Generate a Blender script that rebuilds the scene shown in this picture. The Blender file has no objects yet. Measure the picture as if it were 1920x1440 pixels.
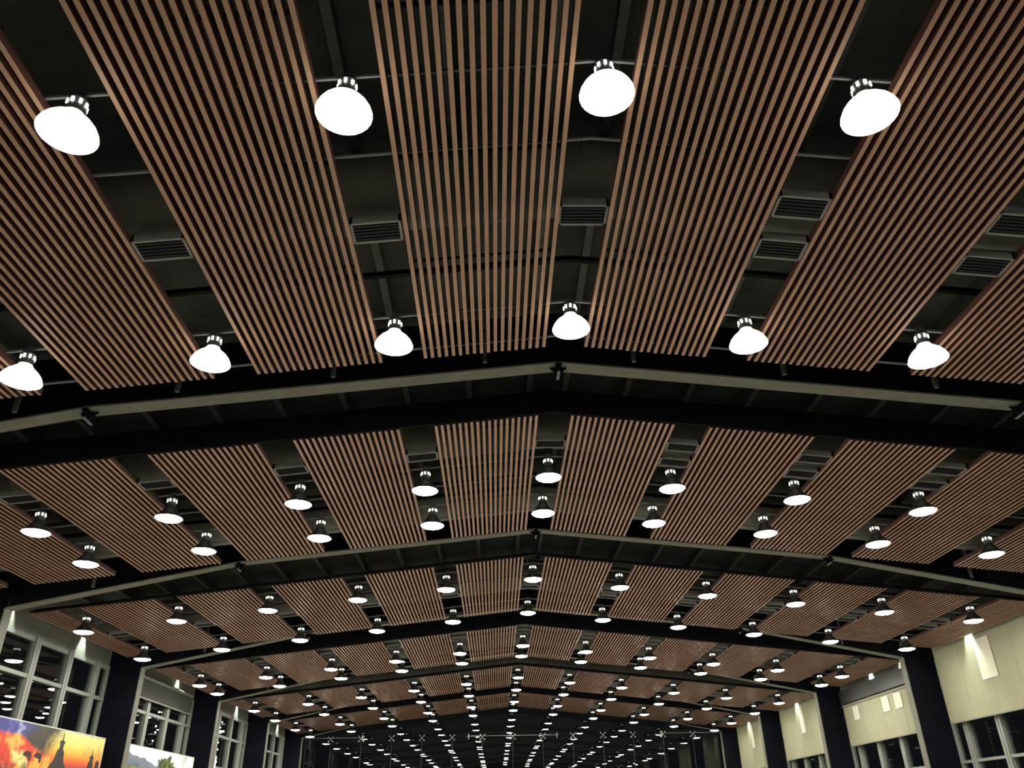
import bpy, math, random
from mathutils import Matrix, Vector
random.seed(4)
S = bpy.context.scene
COL = S.collection

# ---------------------------------------------------------------- camera
FPX, PIT, YAW, ROLL = 1481.98, 0.5062, 0.0265, -0.0182
H = 1.6                                   # eye height above the floor
def cam_axes():
    cy, sy, cp, sp = math.cos(YAW), math.sin(YAW), math.cos(PIT), math.sin(PIT)
    f = Vector((sy*cp, cy*cp, sp)); r = Vector((cy, -sy, 0)); u = r.cross(f)
    cr, sr = math.cos(ROLL), math.sin(ROLL)
    return cr*r + sr*u, -sr*r + cr*u, f
r_, u_, f_ = cam_axes()
cd = bpy.data.cameras.new('camera'); cam = bpy.data.objects.new('camera', cd); COL.objects.link(cam)
cd.sensor_width = 36; cd.lens = FPX/1920*36; cd.clip_end = 500
M = Matrix.Identity(4)
for i in range(3):
    M[i][0], M[i][1], M[i][2] = r_[i], u_[i], -f_[i]
M[2][3] = H
cam.matrix_world = M
S.camera = cam
# ---------------------------------------------------------------- world (night sky), exposure
w = bpy.data.worlds.new('night'); S.world = w; w.use_nodes = True
w.node_tree.nodes['Background'].inputs[0].default_value = (0.68, 0.76, 0.8, 1)
w.node_tree.nodes['Background'].inputs[1].default_value = 0.006
S.view_settings.view_transform = 'Standard'; S.view_settings.look = 'None'
S.view_settings.exposure = 0.6; S.view_settings.gamma = 1; S.view_settings.use_curve_mapping = False

LAMP_E = 55.0            # radiance of the pendant lamps' lenses
SPOT_W = 190.0            # watts of a wall downlight

# ---------------------------------------------------------------- materials
def mat(name, col, rough=.6, noise=0, scale=8, metal=0, bump=0, emit=None, stretch=(1,1,1), spec=.5):
    m = bpy.data.materials.new(name); m.use_nodes = True
    nt = m.node_tree; b = nt.nodes['Principled BSDF']
    b.inputs['Base Color'].default_value = (*col, 1); b.inputs['Roughness'].default_value = rough
    b.inputs['Metallic'].default_value = metal; b.inputs['Specular IOR Level'].default_value = spec
    if noise or bump:
        tc = nt.nodes.new('ShaderNodeTexCoord'); mp = nt.nodes.new('ShaderNodeMapping')
        mp.inputs['Scale'].default_value = stretch
        nz = nt.nodes.new('ShaderNodeTexNoise'); nz.inputs['Scale'].default_value = scale; nz.inputs['Detail'].default_value = 5
        nt.links.new(tc.outputs['Object'], mp.inputs['Vector']); nt.links.new(mp.outputs[0], nz.inputs['Vector'])
        if noise:
            cr = nt.nodes.new('ShaderNodeValToRGB')
            cr.color_ramp.elements[0].position = .3; cr.color_ramp.elements[1].position = .7
            cr.color_ramp.elements[0].color = (*[c*(1-noise) for c in col], 1)
            cr.color_ramp.elements[1].color = (*[min(1, c*(1+noise)) for c in col], 1)
            nt.links.new(nz.outputs['Fac'], cr.inputs['Fac']); nt.links.new(cr.outputs['Color'], b.inputs['Base Color'])
        if bump:
            bp = nt.nodes.new('ShaderNodeBump'); bp.inputs['Strength'].default_value = bump; bp.inputs['Distance'].default_value = .02
            nt.links.new(nz.outputs['Fac'], bp.inputs['Height']); nt.links.new(bp.outputs[0], b.inputs['Normal'])
    if emit:
        b.inputs['Emission Color'].default_value = (*emit[0], 1); b.inputs['Emission Strength'].default_value = emit[1]
    return m
def emission(name, col, st):
    m = bpy.data.materials.new(name); m.use_nodes = True; nt = m.node_tree
    nt.nodes.remove(nt.nodes['Principled BSDF'])
    e = nt.nodes.new('ShaderNodeEmission'); e.inputs[0].default_value = (*col, 1); e.inputs[1].default_value = st
    nt.links.new(e.outputs[0], nt.nodes['Material Output'].inputs[0])
    return m
def glass(name, ior, tint=(.8, .86, .84)):
    m = bpy.data.materials.new(name); m.use_nodes = True; nt = m.node_tree
    nt.nodes.remove(nt.nodes['Principled BSDF'])
    g = nt.nodes.new('ShaderNodeBsdfGlossy'); g.inputs['Roughness'].default_value = 0
    t = nt.nodes.new('ShaderNodeBsdfTransparent'); t.inputs[0].default_value = (*tint, 1)
    lw = nt.nodes.new('ShaderNodeLayerWeight'); lw.inputs['Blend'].default_value = .5      # Schlick, same for both faces
    pw = nt.nodes.new('ShaderNodeMath'); pw.operation = 'POWER'; pw.inputs[1].default_value = 5
    fr = nt.nodes.new('ShaderNodeMath'); fr.operation = 'MULTIPLY_ADD'
    r0 = ((ior-1)/(ior+1))**2; fr.inputs[1].default_value = 1-r0; fr.inputs[2].default_value = r0
    nt.links.new(lw.outputs['Facing'], pw.inputs[0]); nt.links.new(pw.outputs[0], fr.inputs[0])
    mx = nt.nodes.new('ShaderNodeMixShader')
    nt.links.new(fr.outputs[0], mx.inputs[0]); nt.links.new(t.outputs[0], mx.inputs[1]); nt.links.new(g.outputs[0], mx.inputs[2])
    nt.links.new(mx.outputs[0], nt.nodes['Material Output'].inputs[0])
    return m
MT = dict(
    slat=mat('slat wood face', (.72, .43, .28), .42, .16, 3, stretch=(6, .5, 6)),
    slatshade=mat('slat side with painted shade', (.095, .033, .024), .6, .2, 3, stretch=(6, .5, 6)),
    rail=mat('rail steel', (.30, .31, .32), .45, .1, 6),
    deck=mat('roof deck', (.075, .079, .066), .8, .3, 2),
    purlin=mat('purlin steel', (.13, .135, .12), .6, .2, 3),
    beam=mat('dark beam web', (.006, .0065, .011), .6, .2, 2, spec=.2),  # web set much darker than the flanges
    flange=mat('grey beam flange', (.27, .275, .21), .6, .12, 5),
    column=mat('column cladding', (.005, .006, .013), .7, .25, 1.5, spec=.15),
    black=mat('black board', (.003, .003, .006), .7, .2, 3, spec=.2),
    duct=mat('galvanised duct', (.26, .26, .21), .6, .15, 2),
    grille=mat('grille core', (.02, .021, .025), .6, .2, 6),
    gframe=mat('grille frame', (.36, .36, .33), .5, .1, 6),
    wall=mat('plaster cream', (.27, .27, .21), .8, .08, 2, bump=.1),
    wallbackdim=mat('unseen dark wall', (.03, .03, .03), .8, .08, 2),
    floor=mat('floor terrazzo', (.27, .26, .24), .35, .2, 3),
    frame=mat('window frame paint', (.37, .385, .345), .45, .05, 4),
    groove=mat('rubber gasket', (.03, .03, .03), .7, .1, 8),
    glass=glass('window glass', 1.5),
    glassend=glass('curtain wall glass', 1.5),
    steel=mat('brushed steel', (.62, .62, .58), .3, .08, 10, metal=.8),
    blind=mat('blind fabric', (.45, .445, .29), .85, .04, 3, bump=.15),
    blindshade=mat('blind fabric with painted shade', (.08, .08, .062), .85, .1, 3, bump=.15),  # cream blind in shadow, the shade put into its colour
    pelmet=mat('glossy dark pelmet', (.02, .021, .018), .45, .3, 1.2),
    bar=mat('blind bar', (.32, .32, .24), .5, .05, 5),
    light_patch=mat('light_patch', (.88, .86, .66), .8, .03, 6),
    bell=mat('lamp reflector', (.022, .023, .021), .5, .1, 8),
    bellglow=mat('reflector with painted glow', (.7, .7, .65), .4, .05, 8, emit=((1, .97, .84), 1.15)),  # glow put into the near rows' bells to imitate bloom
    house=mat('lamp housing', (.10, .105, .10), .45, .1, 8),
    lens=emission('lamp lens', (1, .965, .86), LAMP_E),
    vent=emission('lamp vent light', (1, .97, .87), 3.5),
    bulb=emission('string bulb', (1, .98, .9), 14),
    wire=mat('wire', (.02, .02, .02), .6, .1, 8),
    dlens=emission('downlight lens', (.9, 1, .93), 12),
    white=mat('white board', (.85, .85, .8), .5, .03, 6),
    ground=mat('night ground', (.03, .03, .03), .9, .2, 1),
)

# ---------------------------------------------------------------- mesh helpers
class MB:
    def __init__(s): s.v = []; s.f = []; s.sm = []
    def add(s, vs, fs, smooth=False):
        o = len(s.v); s.v += [tuple(v) for v in vs]; s.f += [tuple(i+o for i in f) for f in fs]; s.sm += [smooth]*len(fs); return s
    def box(s, x0, x1, y0, y1, z0, z1):
        return s.hexa([(x0,y0,z0),(x1,y0,z0),(x1,y1,z0),(x0,y1,z0),(x0,y0,z1),(x1,y0,z1),(x1,y1,z1),(x0,y1,z1)])
    def hexa(s, v):
        return s.add(v, [(3,2,1,0),(4,5,6,7),(0,1,5,4),(1,2,6,5),(2,3,7,6),(3,0,4,7)])
    def slab(s, xa, xb, y0, y1, za0, za1, zb0, zb1):     # box whose bottom / top run from (xa) to (xb)
        return s.hexa([(xa,y0,za0),(xb,y0,zb0),(xb,y1,zb0),(xa,y1,za0),(xa,y0,za1),(xb,y0,zb1),(xb,y1,zb1),(xa,y1,za1)])
    def tube(s, a, b, r, n=8, cap=True):
        a, b = Vector(a), Vector(b); d = (b-a).normalized()
        t = Vector((0,0,1)) if abs(d.z) < .9 else Vector((1,0,0))
        p = d.cross(t).normalized(); q = d.cross(p)
        vs = []
        for c in (a, b):
            for k in range(n):
                an = 2*math.pi*k/n; vs.append(c + r*(math.cos(an)*p + math.sin(an)*q))
        s.add(vs, [(k, (k+1) % n, n+(k+1) % n, n+k) for k in range(n)], True)
        if cap: s.add(vs, [tuple(range(n-1, -1, -1)), tuple(range(n, 2*n))])
        return s
    def lathe(s, prof, n=20, close=False):
        vs = []
        for (r, z) in prof:
            for k in range(n):
                an = 2*math.pi*k/n; vs.append((r*math.cos(an), r*math.sin(an), z))
        fs = [(j*n+k, j*n+(k+1) % n, (j+1)*n+(k+1) % n, (j+1)*n+k) for j in range(len(prof)-1) for k in range(n)]
        s.add(vs, fs, True)
        if close: s.add(vs[-n:], [tuple(range(n))], True)
        return s
    def mesh(s, name, m):
        me = bpy.data.meshes.new(name); me.from_pydata(s.v, [], s.f)
        me.polygons.foreach_set('use_smooth', s.sm); me.materials.append(m); me.update()
        return me
    def build(s, name, m, parent=None, loc=(0,0,0)):
        return ob(name, s.mesh(name, m), parent, loc)
def ob(name, data, parent=None, loc=(0,0,0)):
    o = bpy.data.objects.new(name, data); COL.objects.link(o); o.location = loc
    if parent: o.parent = parent
    return o
def thing(name, label, cat, loc=(0,0,0), group=None):
    o = bpy.data.objects.new(name, None); COL.objects.link(o); o.location = loc; o.empty_display_size = .2
    return tag(o, label, cat, group)
def tag(o, label, cat, group=None):
    o['label'] = label; o['category'] = cat
    if group: o['group'] = group
    return o
def struct(o, label=None):
    o['kind'] = 'structure'
    if label: o['label'] = label
    return o
def copy_tree(o, parent=None):
    c = o.copy(); COL.objects.link(c); c.parent = parent
    for ch in list(o.children): copy_tree(ch, c)
    return c
ORD = ['zeroth','first','second','third','fourth','fifth','sixth','seventh','eighth','ninth','tenth','eleventh','twelfth']

# ---------------------------------------------------------------- the hall's dimensions (metres)
XR = 1.0615                       # ridge line
ZR = 6.2144 + H                   # slats at the ridge
SL = .1058                        # slope of slats and roof
def zs(dx): return ZR - SL*abs(dx)
def zroof(dx): return zs(dx) + 1.6
def zfl(dx):                      # underside of the frames
    a = abs(dx)
    return H + (6.55 - .105*a if a <= 7.45 else 5.768 - (a-7.45)*(5.768-4.70)/5.4)
P = 2.4                           # lamp gap spacing
BAY = 8.39
ST = [12.29 + BAY*(k-2) for k in range(1, 7)]            # start of slats, bays 1..6
LEN = 6.12
BEAMS = [11.25 + BAY*k for k in range(-1, 6)]            # 2.86 ... 53.2
BEAMS[-1] = 53.0
GLASS_Y = 53.5
LAMPY = [5.08, 9.06, 14.37, 16.42, 21.78, 25.78, 31.17, 33.32, 38.75, 42.64, 47.13, 51.05]
XWL, XWR = XR-13.94, XR+13.94     # side walls
YB = -4.5                         # unseen back wall, added dark to lessen floor bounce
SIDE = {-1: 'poster side', 1: 'blind side'}

# ---------------------------------------------------------------- structure
struct(MB().box(XWL-.3, XWR+.3, YB-.2, GLASS_Y+.1, -.2, 0).build('floor', MT['floor']), 'pale polished hall floor')
tag(MB().box(-90, 90, -40, 160, -.6, -.25).build('ground', MT['ground']), 'dark night ground outside the hall', 'ground')['kind'] = 'structure'
struct(MB().box(XWL-.3, XWR+.3, YB-.2, YB, 0, ZR+2).build('wall_back_unseen', MT['wallbackdim']), 'unseen back wall added dark to dim the near bay')
m = MB()
for s in (-1, 1):
    m.slab(XR, XR+s*14.3, YB-.2, GLASS_Y+.2, zroof(0), zroof(0)+.1, zroof(14.3), zroof(14.3)+.1)
ceil = struct(m.build('ceiling', MT['deck']), 'dark grey pitched roof deck above the slat panels')
# purlins run along the hall
for s in (-1, 1):
    for j in range(12):
        dx = s*(.35 + 1.2*j)
        q = MB().box(-.045, .045, YB, GLASS_Y, -.24, 0)
        q.box(-.055, .055, YB, GLASS_Y, -.26, -.24)
        q.build('purlin', MT['purlin'], ceil, (XR+dx, 0, zroof(dx)-.005))
# cross rails, pipes
def cross(name, y, dz, hw, hh, mt, lim=12.7):
    for s in (-1, 1):
        q = MB().slab(XR, XR+s*lim, y-hw, y+hw, zs(0)+dz, zs(0)+dz+hh, zs(lim)+dz, zs(lim)+dz+hh)
        q.build(name, MT[mt], ceil)
for k in range(6):
    for y in LAMPY[2*k:2*k+2]:
        cross('cross_rail', y, .115, .012, .03, 'rail')
    cross('cross_rail', LAMPY[2*k]+.98, .115, .010, .025, 'rail')
    if LAMPY[2*k+1]+.9 < ST[k]+LEN+.1: cross('cross_rail', LAMPY[2*k+1]+.88, .115, .010, .025, 'rail')
    cross('sprinkler_pipe', ST[k]+(4.8, 4.8, 3.8, 3.6, 4.8, 4.8)[k], .55, .035, .07, 'black')

# ---------------------------------------------------------------- roof beams and columns
NODES = [-12.85, -7.45, 0, 7.45, 12.85]
for bi, y in enumerate(BEAMS):
    n = 7-bi
    t = thing('roof_beam', f'black steel roof beam with grey lower flange, {ORD[n]} from the glass end wall', 'beam', (XR, y, 0), 'roof beams across the hall')
    for s in (-1, 1):
        wb, fl, tf = MB(), MB(), MB()
        for a, b in ((0, 7.45), (7.45, 12.85)):
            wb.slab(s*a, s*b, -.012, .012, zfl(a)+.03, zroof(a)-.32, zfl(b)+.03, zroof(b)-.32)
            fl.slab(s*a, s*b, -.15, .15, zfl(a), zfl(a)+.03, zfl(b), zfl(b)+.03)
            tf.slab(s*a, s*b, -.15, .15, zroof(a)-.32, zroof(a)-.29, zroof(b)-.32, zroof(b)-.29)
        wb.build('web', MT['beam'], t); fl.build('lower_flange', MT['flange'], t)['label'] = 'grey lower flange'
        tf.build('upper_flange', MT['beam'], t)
        # fly braces beside each slat panel
        for j in range(6):
            a = (j+.5)*P
            if a < 12.6:
                MB().box(-.03, .03, -.03, .03, zfl(a)+.03, zroof(a)-.2).build('brace', MT['purlin'], t, (s*a, -.33, 0))
    for dx in (-7.45, 0, 7.45):       # bolted splices
        q = MB().box(-.02, .02, -.15, .15, -.14, .02)
        q.box(-.05, .05, -.15, .15, -.02, .0)
        sp = q.build('splice_plate', MT['beam'], t, (dx, 0, zfl(dx)))
        g = MB(); g.add([(-.16,-.012,0),(.16,-.012,0),(0,-.012,-.16),(-.16,.012,0),(.16,.012,0),(0,.012,-.16)],
                        [(0,1,2),(5,4,3),(0,3,4,1),(1,4,5,2),(2,5,3,0)])
        g.build('gusset', MT['beam'], sp)
        MB().box(-.022, .022, -.13, .15, -.155, -.14).build('plate_edge', MT['rail'], sp)
    for s in (-1, 1):
        c = thing('steel_column', f'dark navy steel column under the {ORD[n]} roof beam from glass wall, {SIDE[s]}', 'column',
                  (XR+s*12.85, y, 0), 'columns along the side walls')
        MB().box(min(0, s*.03), max(0, s*.03), -.16, .16, 0, zfl(12.85)).build('inner_flange', MT['flange'], c)
        a, b = sorted((s*.03, s*1.09))
        MB().box(a, b, -.15, .15, 0, zfl(12.85)+.9).build('cladding', MT['column'], c)
        MB().box(min(-s*.02, s*.18), max(-s*.02, s*.18), -.2, .2, 0, .03).build('base_plate', MT['beam'], c)

# black bulkheads at the start of each bay's slats
FH = {1: .3, 2: .46, 3: .09, 4: 1.05, 5: .12, 6: .9}
for k in range(1, 7):
    q = MB()
    for s in (-1, 1):
        lim = 12.8
        q.slab(XR, XR+s*lim, ST[k-1]-.035, ST[k-1]-.01, zs(0)+.02, zs(0)+FH[k], zs(lim)+.02, zs(lim)+FH[k])
    struct(q.build(f'trim_{k}', MT['black']), f'black bulkhead board above the slats, {ORD[7-k]} bay from glass wall')

# ---------------------------------------------------------------- slat panels
SW, SH, NS = .049, .095, 18
def slat_mats(me, nbox):           # veneer underneath, shade between slats coloured into the maroon sides
    me.materials.append(MT['slatshade'])
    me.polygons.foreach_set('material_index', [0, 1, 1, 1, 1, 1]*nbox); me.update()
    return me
slat_me = slat_mats(MB().box(-SW/2, SW/2, 0, LEN, 0, SH).mesh('slat', MT['slat']), 1)
car_me = {}
def panel(k, s, n):
    a = (n-1)*P + .29; wdt = 1.795; cnt = NS
    if n == 6:
        wdt = .63 if s < 0 else 1.14; cnt = 7 if s < 0 else 12
    t = thing('slat_panel', f'brown slat ceiling panel, {ORD[n]} from the ridge, {SIDE[s]}, {ORD[7-k]} bay from glass wall', 'ceiling panel',
              (XR+s*a, ST[k-1], 0), 'slatted ceiling panels')
    pitch = (wdt-SW)/(cnt-1)
    if k <= 3:
        for j in range(cnt):
            d = SW/2 + j*pitch
            ob('slat', slat_me, t, (s*d, random.uniform(-.006, .006), zs(a+d)+random.uniform(-.003, .003)))
    else:
        q = MB()
        for j in range(cnt):
            d = SW/2 + j*pitch; z = zs(a+d)
            q.box(s*d-SW/2, s*d+SW/2, 0, LEN, z, z+SH)
        o = ob('slats', slat_mats(q.mesh('slats', MT['slat']), cnt), t); o['kind'] = 'stuff'
    for y in (.45, 2.2, 3.95, 5.7):
        MB().slab(0, s*wdt, y-.02, y+.02, zs(a)+SH, zs(a)+SH+.018, zs(a+wdt)+SH, zs(a+wdt)+SH+.018).build('carrier', MT['black'], t)
for k in range(1, 7):
    for s in (-1, 1):
        for n in range(1, 7): panel(k, s, n)

# ---------------------------------------------------------------- pendant lamps
RL = .25
prof = [(RL+.008, .0), (RL-.005, .02), (.215, .06), (.175, .105), (.135, .15), (.105, .195), (.085, .24)]
bell_me = {}
for key in ('bell', 'bellglow'):
    if key == 'bellglow': prof = [(RL+.008, .0), (RL, .03), (.228, .075), (.19, .125), (.14, .17), (.105, .205), (.085, .24)]
    q = MB(); q.lathe(prof, 24); q.lathe([(r-.006, z+.002) for r, z in prof][::-1], 24); q.lathe([(RL+.002, .002), (RL+.008, 0)], 24)
    bell_me[key] = q.mesh('reflector', MT[key])
q = MB(); q.lathe([(.001, -.05), (.09, -.046), (.17, -.032), (.225, -.012), (RL-.008, .006)][::-1], 24)
q.f = [f[::-1] for f in q.f]
lens_me = q.mesh('lens', MT['lens'])
q = MB(); q.lathe([(.085, .24), (.088, .30), (.082, .31), (.082, .38), (.088, .39), (.088, .41), (.05, .43), (.018, .44)], 14, True)
neck_me = q.mesh('housing', MT['house'])
q = MB(); q.box(-.013, .013, -.006, .006, -.024, .024); vent_me = q.mesh('vent', MT['vent'])
q = MB(); q.tube((0, 0, .43), (0, 0, .50), .012, 6); q.box(-.05, .05, -.03, .03, .49, .505); hang_me = q.mesh('hanger', MT['rail'])
def lamp(row, i):
    dx = i*P; y = LAMPY[row-1]; z = zs(dx) - .345
    s = 1 if i > 0 else -1
    gap = 'in the ridge gap' if i == 0 else f'{ORD[abs(i)]} gap from ridge, {SIDE[s]}'
    t = thing('pendant_lamp', f'lit bell pendant lamp, {gap}, {ORD[13-row]} row from glass wall', 'lamp', (XR+dx, y, z), 'bell pendant lamps in the ceiling gaps')
    b = ob('reflector', bell_me['bellglow' if row <= 2 else 'bell'], t)
    ob('lens', lens_me, t)
    h = ob('housing', neck_me, t)
    for an in range(0, 360, 45):
        a = math.radians(an-90)
        v = ob('vent', vent_me, h, (.087*math.cos(a), .087*math.sin(a), .345)); v.rotation_euler.z = a+math.pi/2
    ob('hanger', hang_me, t)
for row in range(1, 13):
    for i in range(-5, 6):
        if (row == 1 and not -3 <= i <= 2) or (row == 2 and not -4 <= i <= 3): continue      # beyond the frame's sides
        lamp(row, i)

# ---------------------------------------------------------------- round ducts
for yd, k in ((7.35, 1), (14.35, 2), (18.0, 2), (25.3, 3), (30.9, 4), (34.2, 4), (40.9, 5), (49.3, 6)):
    half = 'nearer the glass wall' if yd in (18.0, 34.2) else 'crossing above the slats'
    t = thing('round_duct', f'grey round air duct {half}, {ORD[7-k]} bay from glass wall', 'duct', (XR, yd, 0), 'air ducts above the slats')
    for s in (-1, 1):
        q = MB(); q.tube((0, 0, zs(0)+.80), (s*12.6, 0, zs(12.6)+.80), .47, 24); q.build('pipe', MT['duct'], t)
        for j in range(1, 9):
            a = j*1.45; q = MB(); q.tube((s*(a-.02), 0, zs(a-.02)+.80), (s*(a+.02), 0, zs(a+.02)+.80), .485, 24); q.build('seam_ring', MT['duct'], t)

# ---------------------------------------------------------------- air grilles in the gaps
gq = MB()
GW, GL = .60, .36
def grille(k, i, y, word):
    dx = i*P; s = 1 if i > 0 else -1
    gap = 'in the ridge gap' if i == 0 else f'{ORD[abs(i)]} gap from ridge, {SIDE[s]}'
    sl = 0 if i == 0 else -SL*s
    t = thing('air_grille', f'{word}, {gap}, {ORD[7-k]} bay from glass', 'air grille', (XR+dx, y, zs(dx)+.02), 'air grilles between the slat panels')
    def bx(x0, x1, y0, y1, z0, z1):
        return MB().slab(x0, x1, y0, y1, z0+sl*x0, z1+sl*x0, z0+sl*x1, z1+sl*x1)
    hw, hl = GW/2-.011, GL/2
    bx(-hw+.03, hw-.03, -hl+.03, hl-.03, .02, .11).build('box', MT['grille'], t)
    for a in ((-hw, hw, -hl, -hl+.03), (-hw, hw, hl-.03, hl), (-hw, -hw+.03, -hl, hl), (hw-.03, hw, -hl, hl)):
        bx(*a, 0, .10).build('frame_side', MT['gframe'], t)
    for j in range(5):
        yy = -hl+.07+j*(GL-.14)/4
        bx(-hw+.03, hw-.03, yy-.008, yy+.008, .005, .03).build('louvre', MT['grille'], t)
for k in range(1, 7):
    off1, off2 = (3.26, (2.85, 3.59)) if k in (1, 3, 5, 6) else (1.3, (.95, 1.65))
    for i in range(-5, 6):
        if i <= 0: grille(k, i, ST[k-1]+off1, 'dark framed air grille')
        else:
            grille(k, i, ST[k-1]+off2[0], 'rearward air grille of pair'); grille(k, i, ST[k-1]+off2[1], 'glassward air grille of pair')

# ---------------------------------------------------------------- side walls, windows
def zz(z): return z + H
HEAD = {(-1, 3): 4.75, (-1, 4): 4.75, (-1, 5): 4.75, (-1, 6): 4.75, (1, 3): 4.6, (1, 4): 4.58, (1, 5): 4.6, (1, 6): 4.6}
SILL = -.7
POSTS = [1.68, 3.55, 5.5, 7.35]
for s, nm in ((-1, 'wall_left'), (1, 'wall_right')):
    X = XWL if s < 0 else XWR
    q = MB(); a, b = sorted((X, X+s*.25))
    q.box(a, b, YB, BEAMS[2], 0, zroof(13.94))
    for k in range(3, 7):
        y0, y1 = BEAMS[k-1], (BEAMS[k] if k < 6 else GLASS_Y)
        q.box(a, b, y0, y1, 0, zz(SILL)); q.box(a, b, y0, y1, zz(HEAD[(s, k)]), zroof(13.94)+.02)
    struct(q.build(nm, MT['wall']), 'cream side wall above the windows')
    for k in range(3, 7):
        y0, y1 = BEAMS[k-1]+.17, (BEAMS[k]-.17 if k < 6 else BEAMS[6]-.17)
        zt = zz(HEAD[(s, k)])
        num = (k-2) if s < 0 else (k+2)
        wn = MB().box(min(X-s*.02, X+s*.12), max(X-s*.02, X+s*.12), y0, y1, zt-.12, zt).build(f'window_{num}', MT['frame'])
        struct(wn, f'white framed tall window, {ORD[7-k]} bay from glass wall, {SIDE[s]}')
        MB().box(min(X-s*.06, X+s*.12), max(X-s*.06, X+s*.12), y0, y1, zz(SILL), zz(SILL)+.1).build('sill', MT['frame'], wn)
        tr = zz(3.72); lo = zz(2.42 if s < 0 else 1.45)
        MB().box(min(X-s*.06, X+s*.06), max(X-s*.06, X+s*.06), y0, y1, tr-.05, tr+.05).build('transom', MT['frame'], wn)
        MB().box(min(X-s*.06, X+s*.06), max(X-s*.06, X+s*.06), y0, y1, lo-.04, lo+.04).build('transom', MT['frame'], wn)
        ys = [y0] + [BEAMS[k-1]+p for p in POSTS if BEAMS[k-1]+p < y1-.2] + [y1]
        for p in ys[1:-1]:
            for d0, d1 in ((-.135, -.012), (.012, .135)):
                MB().box(min(X-s*.08, X+s*.1), max(X-s*.08, X+s*.1), p+d0, p+d1, zz(SILL), zt).build('mullion', MT['frame'], wn)
            MB().box(min(X-s*.07, X+s*.1), max(X-s*.07, X+s*.1), p-.013, p+.013, zz(SILL), zt).build('gasket', MT['groove'], wn)
        for e, d in ((y0, .09), (y1, -.09)):
            MB().box(min(X-s*.05, X+s*.1), max(X-s*.05, X+s*.1), min(e, e+d), max(e, e+d), zz(SILL), zt).build('jamb', MT['frame'], wn)
        for u in range(len(ys)-1):
            for z0, z1 in ((zz(SILL)+.1, lo), (lo, tr), (tr, zt-.1)):
                c = MB().box(-.008, .008, -(ys[u+1]-ys[u])/2, (ys[u+1]-ys[u])/2, -(z1-z0)/2, (z1-z0)/2)
                o = c.build('pane', MT['glass'], wn, (X+s*.03, (ys[u]+ys[u+1])/2, (z0+z1)/2))
                o.rotation_euler = (0, random.uniform(-.002, .002), random.uniform(-.002, .002))

# ---------------------------------------------------------------- glass end wall
SPX = [XR + 1.87*n for n in range(-7, 8)]
wn = MB().box(XWL-.05, XWR+.05, GLASS_Y-.04, GLASS_Y+.06, 0, .12).build('window_9', MT['steel'])
struct(wn, 'frameless glass end wall with spider fittings reflecting the lamps')
xs = [XWL] + [x for x in SPX if XWL+.4 < x < XWR-.4] + [XWR]
zsp = zz(4.65)
for u in range(len(xs)-1):
    for z0, z1 in ((.1, 2.3), (2.32, zsp-.01), (zsp+.01, None)):
        za = z1 if z1 else zroof(xs[u]-XR)-.02; zb = z1 if z1 else zroof(xs[u+1]-XR)-.02
        cx = (xs[u]+xs[u+1])/2; hw = (xs[u+1]-xs[u])/2-.006; zc = z0
        c = MB().slab(-hw, hw, -.008, .008, 0, za-z0, 0, zb-z0)
        o = c.build('pane', MT['glassend'], wn, (cx, GLASS_Y, z0))
        o.rotation_euler = (random.uniform(-.0022, .0022), 0, random.uniform(-.002, .002))
for x in xs[1:-1]:
    sp = MB().lathe([(.001, -.03), (.035, -.03), (.035, .03), (.001, .03)], 10).build('spider_fitting', MT['steel'], wn, (x, GLASS_Y-.12, zsp)); sp.rotation_euler.x = math.pi/2
    for ax in (-1, 1):
        for az in (-1, 1):
            q = MB().tube((0, 0, 0), (ax*.14, az*.14, -.05), .014, 6); q.tube((ax*.14, az*.14, -.04), (ax*.14, az*.14, -.10), .03, 8)
            q.build('spider_arm', MT['steel'], sp)
    MB().box(x-.018, x+.018, GLASS_Y-.02, GLASS_Y-.009, .1, zsp).build('joint', MT['grille'], wn)
    MB().box(x-.012, x+.012, GLASS_Y+.05, GLASS_Y+.42, .1, zsp).build('glass_fin', MT['glass'], wn)
for xa, xb in ((XR-2.85, XR+2.85), (XWL+.1, SPX[2]+.2), (SPX[12]-.2, XWR-.1)):
    MB().tube((xa, GLASS_Y-.18, zsp+.05), (xb, GLASS_Y-.18, zsp+.05), .016, 8).build('tie_rod', MT['steel'], wn)
    for x in (xa+.12, xb-.12):
        MB().tube((x, GLASS_Y-.18, zsp-.12), (x, GLASS_Y-.18, zsp+.18), .025, 8).build('rod_end', MT['steel'], wn)

# ---------------------------------------------------------------- roller blinds and painted light patches
def blind(k, s, y0, y1, ztop, zbot, label, drops, fab='blind'):
    X = (XWL+.2 if s < 0 else XWR-.25)
    t = thing('roller_blind', label, 'blind', (X, (y0+y1)/2, zz(zbot)), 'roller blinds over the windows')
    hy = (y1-y0)/2; h = ztop-zbot
    for j in range(drops):
        a = -hy + 2*hy*j/drops; b = -hy + 2*hy*(j+1)/drops
        MB().box(-.006, .006, a+.006, b-.006, .03, h).build('fabric_drop', MT[fab], t)
        if j: MB().box(-.002, .004, a-.008, a+.008, .03, h).build('seam', MT['bar'], t)
    MB().tube((s*.01, -hy, h+.02), (s*.01, hy, h+.02), .06, 12).build('roller', MT['bar'], t)
    for e in (-hy, hy-.05): MB().box(min(0, s*.262), max(0, s*.262) if s > 0 else 0, e, e+.05, h-.0, h+.08).build('bracket', MT['bar'], t)
    MB().box(-.025, .025, -hy, hy, 0, .045).build('bottom_bar', MT['bar'], t)
    return t
blind(3, 1, 20.2, 27.45, 5.05, 2.54, 'tall cream roller blind, fourth bay from the glass wall', 5)
blind(4, 1, 28.6, 35.7, 4.03, 2.5, 'low hung cream roller blind with dark glass above it', 4)
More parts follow.
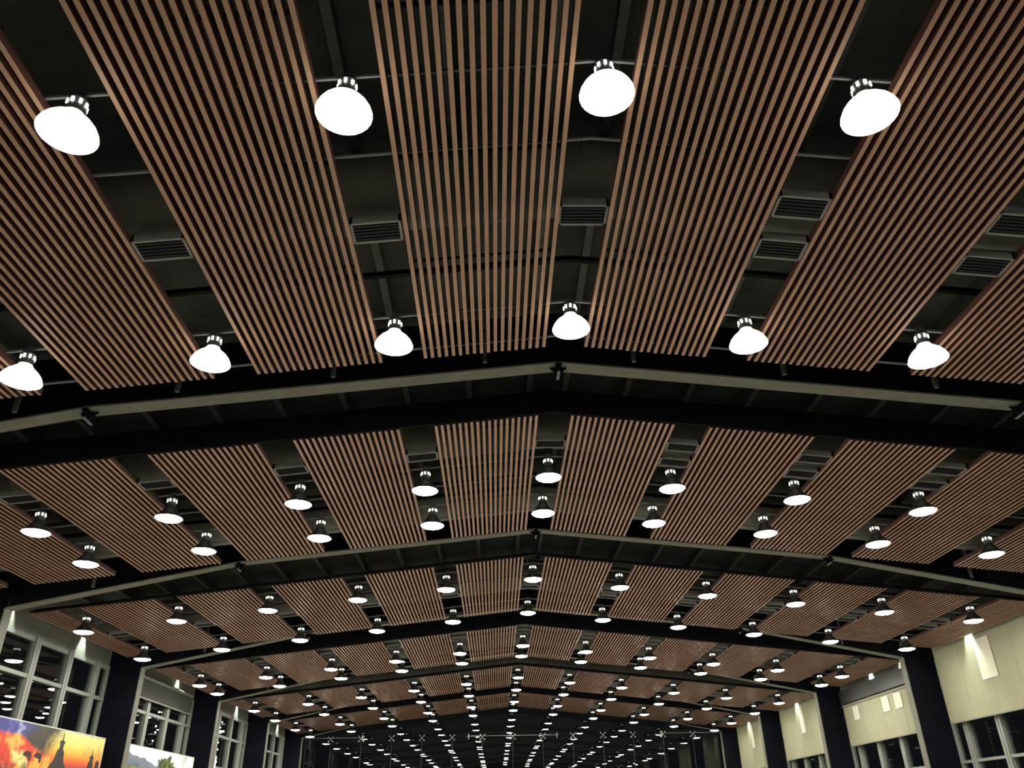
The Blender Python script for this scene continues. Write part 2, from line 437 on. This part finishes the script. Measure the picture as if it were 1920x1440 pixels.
blind(5, 1, 37.0, 44.0, 5.05, 2.48, 'cream roller blind in second bay from the glass wall', 5)
blind(6, 1, 45.4, 52.3, 5.05, 2.4, 'cream roller blind in bay beside the glass wall', 5)
blind(4, -1, 28.6, 35.6, 4.8, 4.1, 'short roller blind painted dark for shade above the mountain picture window', 4, 'blindshade')
def sheet(y0, y1, z0, z1, label, group=None):  # pale sheets imitate patches of light on the blinds
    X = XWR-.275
    t = thing('light_patch_sheet', label, 'light patch', (X, (y0+y1)/2, zz(z0)), group)
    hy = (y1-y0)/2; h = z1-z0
    MB().box(-.004, .004, -hy, hy, 0, h).build('light_patch', MT['light_patch'], t)
    for z in (0, h-.05): MB().box(-.006, .0, -hy, hy, z, z+.05).build('patch_edge', MT['white'], t)
sheet(24.1, 24.95, 3.53, 4.68, 'tall pale painted light patch on blind, fourth bay from glass wall')
sheet(34.2, 34.75, 3.42, 3.94, 'small dull painted light patch alone on the low hung blind')
sheet(31.4, 32.0, 3.42, 3.94, 'small painted light patch between two others on the low hung blind')
sheet(30.35, 30.95, 3.42, 3.94, 'small bright painted light patch on low hung blind, farthest from glass wall')
sheet(40.5, 41.1, 3.49, 4.7, 'tall pale painted light patch on blind, second bay from glass wall')
sheet(48.9, 49.4, 3.49, 4.7, 'tall pale painted light patch on blind beside the glass wall')
# dark pelmet above the low hung blind
t = thing('pelmet', 'long dark glossy pelmet above the low hung cream blind', 'pelmet', (XWR-.022, 32.15, zz(4.13)))
MB().box(-.30, -.27, -3.6, 3.6, .0, .50).build('front_board', MT['pelmet'], t)
MB().box(-.30, 0, -3.6, 3.6, .50, .53).build('top_board', MT['pelmet'], t)
for e in (-3.6, 3.57): MB().box(-.27, 0, e, e+.03, .0, .50).build('end_board', MT['pelmet'], t)
# loudspeaker by the column
t = thing('loudspeaker', 'slim dark loudspeaker on the column beside cream blind', 'loudspeaker', (XWR-.62, BEAMS[4]+.5, zz(2.75)))
MB().box(-.14, .14, -.24, .24, 0, .85).build('cabinet', MT['black'], t)
MB().box(-.15, -.14, -.21, .21, .03, .82).build('grille_cloth', MT['grille'], t)
MB().box(-.03, .03, -.338, -.22, .3, .5).build('bracket', MT['rail'], t)

# ---------------------------------------------------------------- wall downlights
hou = MB(); hou.lathe([(.0, .16), (.05, .16), (.055, .0)], 12); hou_me = hou.mesh('can', MT['house'])
q = MB(); q.lathe([(.001, .012), (.05, .012)], 12); q.f = [f for f in q.f]; dl_me = q.mesh('lens', MT['dlens'])
def downlight(s, y, k, word, pw=1.0, off=.42):
    X = XWL+.14 if s < 0 else XWR-off
    z = zz(5.60 if s < 0 else 5.36)
    t = thing('downlight', f'small downlight at wall top, {SIDE[s]}, {word}, {ORD[7-k]} bay from glass wall', 'downlight', (X, y, z), 'wall downlights')
    ob('can', hou_me, t); ob('lens', dl_me, t)
    MB().box(-.02, .02, -.02, .02, .16, zroof(13.6)-z).build('stem', MT['rail'], t)
    ld = bpy.data.lights.new('beam', 'SPOT'); ld.energy = SPOT_W*pw; ld.color = (.86, 1, .92); ld.spot_size = math.radians(58); ld.spot_blend = .6; ld.shadow_soft_size = .04
    o = ob('beam', ld, t, (0, 0, -.03)); o.rotation_euler = (0, math.radians(-6 if s > 0 else 4), 0)
for k in range(3, 7):
    yb = BEAMS[k-1]
    downlight(-1, yb+1.9, k, 'farther from the glass'); downlight(-1, yb+6.1, k, 'nearer the glass')
    ya, yc = {3: (20.9, 25.1), 4: (30.3, 33.0), 5: (38.0, 41.2), 6: (46.0, 49.6)}[k]
    of = .15 if k == 4 else .42
    downlight(1, ya, k, 'farther from the glass', off=of); downlight(1, yc, k, 'nearer the glass', off=of)

# ---------------------------------------------------------------- pictures hung between the columns
def vnoise(x, y, seed=0):
    def h(i, j):
        n = (i*374761393 + j*668265263 + seed*974634777) & 0xffffffff
        n = ((n ^ (n >> 13))*1274126177) & 0xffffffff
        return ((n ^ (n >> 16)) & 0xffff)/65535
    i, j = math.floor(x), math.floor(y); u, v = x-i, y-j; u, v = u*u*(3-2*u), v*v*(3-2*v)
    return (h(i,j)*(1-u)+h(i+1,j)*u)*(1-v) + (h(i,j+1)*(1-u)+h(i+1,j+1)*u)*v
def fbm(x, y, s=0): return .5*vnoise(x,y,s)+.27*vnoise(2*x,2*y,s+1)+.15*vnoise(4*x,4*y,s+2)+.08*vnoise(8*x,8*y,s+3)
def mixc(a, b, t):
    t = max(0, min(1, t)); return tuple(p+(q-p)*t for p, q in zip(a, b))
def sstep(a, b, x):
    t = max(0, min(1, (x-a)/(b-a))); return t*t*(3-2*t)
def tower(y, z, cy, pts):
    for (z0, w0), (z1, w1) in zip(pts, pts[1:]):
        if z1 <= z <= z0: return abs(y-cy) < w0+(w1-w0)*(z0-z)/(z0-z1)
    return z < pts[-1][0] and abs(y-cy) < pts[-1][1]
T1 = [(2.42,.015),(2.36,.02),(2.355,.05),(2.34,.05),(2.335,.02),(2.29,.02),(2.285,.06),(2.27,.06),(2.265,.025),(2.22,.04),(2.2,.15),(2.15,.15),(2.1,.10),(2.0,.12),(1.95,.2),(1.85,.25),(1.8,.25),(1.75,.27),(1.68,.30),(1.62,.40),(1.5,.5),(1.2,.8),(.3,1.0)]
T2 = [(2.13,.01),(2.02,.02),(1.97,.03),(1.93,.12),(1.88,.13),(1.84,.09),(1.78,.14),(1.6,.2),(1.3,.35),(.3,.45)]
T3 = [(1.85,.02),(1.78,.13),(1.72,.1),(1.6,.18),(1.2,.3),(.3,.4)]
def sunset(y, z):
    n = fbm(y*1.6, z*2.6, 3); n2 = fbm(y*3.1+7, z*3.0, 9)
    sky = mixc((.95,.72,.14), (.90,.80,.36), (z-2.1)/.4)
    sky = mixc((.90,.36,.04), sky, (z-1.84)/.28); sky = mixc((.72,.08,.04), sky, (z-1.66)/.22); sky = mixc((.14,.04,.05), sky, (z-1.45)/.2)
    sky = mixc(sky, mixc((.75,.28,.06), (.42,.38,.2), sstep(1.9,2.15,z)), sstep(.42,.68,n2)*.8*sstep(25.6,26.8,y+(n-.5)))
    cloud = mixc((.03,.026,.024), (.11,.095,.065), n2)
    blue = mixc((.07,.06,.26), (.22,.28,.66), sstep(.35,.65,n)); blue = mixc(blue, (.55,.6,.72), sstep(.6,.75,n2)*.6)
    c = mixc(cloud, sky, sstep(23.75, 24.35, y+(z-2.1)*-.9+(n-.5)*1.0))
    c = mixc(blue, c, sstep(22.2, 23.1, y+(2.3-z)*1.5+(n-.5)*.8))
    fl = 2.22-.42*sstep(22.0, 24.1, y)-.3*sstep(21.2, 20.8, y)+(n-.5)*.35
    fire = mixc((.72,.06,.03), (.98,.46,.07), sstep(.42,.68,n2)); fire = mixc(fire, (1,.82,.28), sstep(.6,.78,n))
    fire = mixc(fire, (.06,.03,.03), sstep(1.6, 1.2, z+(n2-.5)*.5))
    c = mixc(c, fire, sstep(fl+.05, fl-.10, z)*sstep(24.35, 23.95, y))
    for cy in (22.92, 23.47):
        if ((y-cy)/.19)**2+((z-1.76)/.075)**2 < 1 or ((y-cy-.12)/.07)**2+((z-1.68)/.10)**2 < 1 or ((y-cy+.17)/.05)**2+((z-1.74)/.05)**2 < 1: c = (.05,.02,.02)
    if tower(y, z, 24.6, T1) or tower(y, z, 26.57, T2) or tower(y, z, 27.0, T3): c = mixc((.025,.018,.015), (.05,.04,.03), n2)
    return c
def mountain(y, z):
    n = fbm(y*2.2, z*2.2, 5); n2 = fbm(y*6, z*6, 8)
    c = mixc((.95,.96,.97), (.55,.58,.5), sstep(.5,.7,n)*sstep(33.6,34.8,y))
    ridge = 2.27-.1*sstep(29,29.8,y)-.02*math.sin(y*9)-.20*sstep(30.2,31.8,y)-.12*sstep(31.8,33.5,y)+(n2-.5)*.04
    if z < ridge: c = mixc((.10,.12,.17), (.24,.27,.34), n*1.4-.2+(z-1.9))
    if z < 1.88-.05*(y-29)*.2+(n-.5)*.06: c = mixc((.10,.13,.04), (.35,.36,.10), n2)
    tr = ((y-32.7)/.95)**2+((z-1.75)/.58)**2+(n2-.5)*1.5
    if tr < 1: c = mixc((.02,.035,.008), (.12,.16,.03), sstep(.35,.7,n2)); c = mixc(c, (.42,.42,.06), sstep(.6,.1,((y-32.75-(z-1.9)*.3)/.17)**2+((z-1.85)/.25)**2)*sstep(.35,.6,n2))
    return c
def picture(y0, y1, fn, label, nm):
    X = XR-13.26; zt, zb = 2.47, .25
    t = thing('wall_picture', label, 'picture', (X, (y0+y1)/2, zz(zb)), 'large pictures hung between the columns')
    nu, nv = 300, 105
    vs, fs, cs = [], [], []
    for j in range(nv+1):
        for i in range(nu+1):
            y = y0+(y1-y0)*i/nu; z = zb+(zt-zb)*j/nv
            vs.append((.0, y-(y0+y1)/2, z-zb)); cs += [*fn(y, z), 1]
    for j in range(nv):
        for i in range(nu):
            a = j*(nu+1)+i; fs.append((a, a+1, a+nu+2, a+nu+1))
    me = bpy.data.meshes.new('print'); me.from_pydata(vs, [], fs)
    ca = me.color_attributes.new('ink', 'FLOAT_COLOR', 'POINT'); ca.data.foreach_set('color', cs)
    m = bpy.data.materials.new('print '+nm); m.use_nodes = True; nt = m.node_tree; b = nt.nodes['Principled BSDF']
    at = nt.nodes.new('ShaderNodeAttribute'); at.attribute_name = 'ink'
    nt.links.new(at.outputs['Color'], b.inputs['Base Color']); b.inputs['Roughness'].default_value = .5
    nt.links.new(at.outputs['Color'], b.inputs['Emission Color']); b.inputs['Emission Strength'].default_value = PRINT_E
    me.materials.append(m); ob('print', me, t)
    hy = (y1-y0)/2; h = zt-zb
    for a in ((-hy-.02, hy+.02, -.03, 0), (-hy-.02, hy+.02, h, h+.03), (-hy-.03, -hy, -.03, h+.03), (hy, hy+.03, -.03, h+.03)):
        MB().box(-.10, .012, *a).build('frame_side', MT['white'], t)
    MB().box(-.10, -.004, -hy, hy, 0, h).build('backing', MT['white'], t)
PRINT_E = .2
picture(20.62, 27.2, sunset, 'large backlit sunset picture with dark tower silhouettes, between columns', 'sunset')
picture(29.0, 35.5, mountain, 'large backlit picture of mountains and a green tree, between columns', 'mountain')
# narrow white upright by the next column
t = thing('light_strip', 'narrow white upright light strip beside the column and window', 'light strip', (-12.04, 37.6, 0))
MB().box(-.05, .05, -.05, .05, 0, zz(2.62)).build('housing', MT['white'], t)
MB().box(.05, .07, -.04, .04, .2, zz(2.60)).build('diffuser', emission('strip light', (1, 1, .92), 3), t)

# ---------------------------------------------------------------- string lights outside the windows
bq = MB(); bq.lathe([(.001, -.03), (.02, -.022), (.03, 0), (.02, .022), (.001, .03)], 8); bulb_me = bq.mesh('bulb', MT['bulb'])
for (x, y, z0, z1, word) in ((-13.6, 34.6, 2.4, 4.2, 'at middle of the mountain picture window'), (-13.6, 35.4, 2.4, 4.15, 'beside the mullion of the mountain picture window'),
                             (-13.6, 42.75, 2.0, 4.7, 'behind the bare window beside the light strip'), (-13.6, 50.6, 2.4, 4.0, 'behind the window next to the glass wall')):
    t = thing('string_light', f'string of small white bulbs outside, {word}', 'string light', (x, y, 0), 'string lights outside the windows')
    MB().tube((0, 0, 0), (0, 0, zz(5.0)), .006, 5).build('cord', MT['wire'], t)
    z = z0
    while z < z1:
        ob('bulb', bulb_me, t, (random.uniform(-.03, .03), random.uniform(-.03, .03), zz(z))); z += random.uniform(.16, .34)
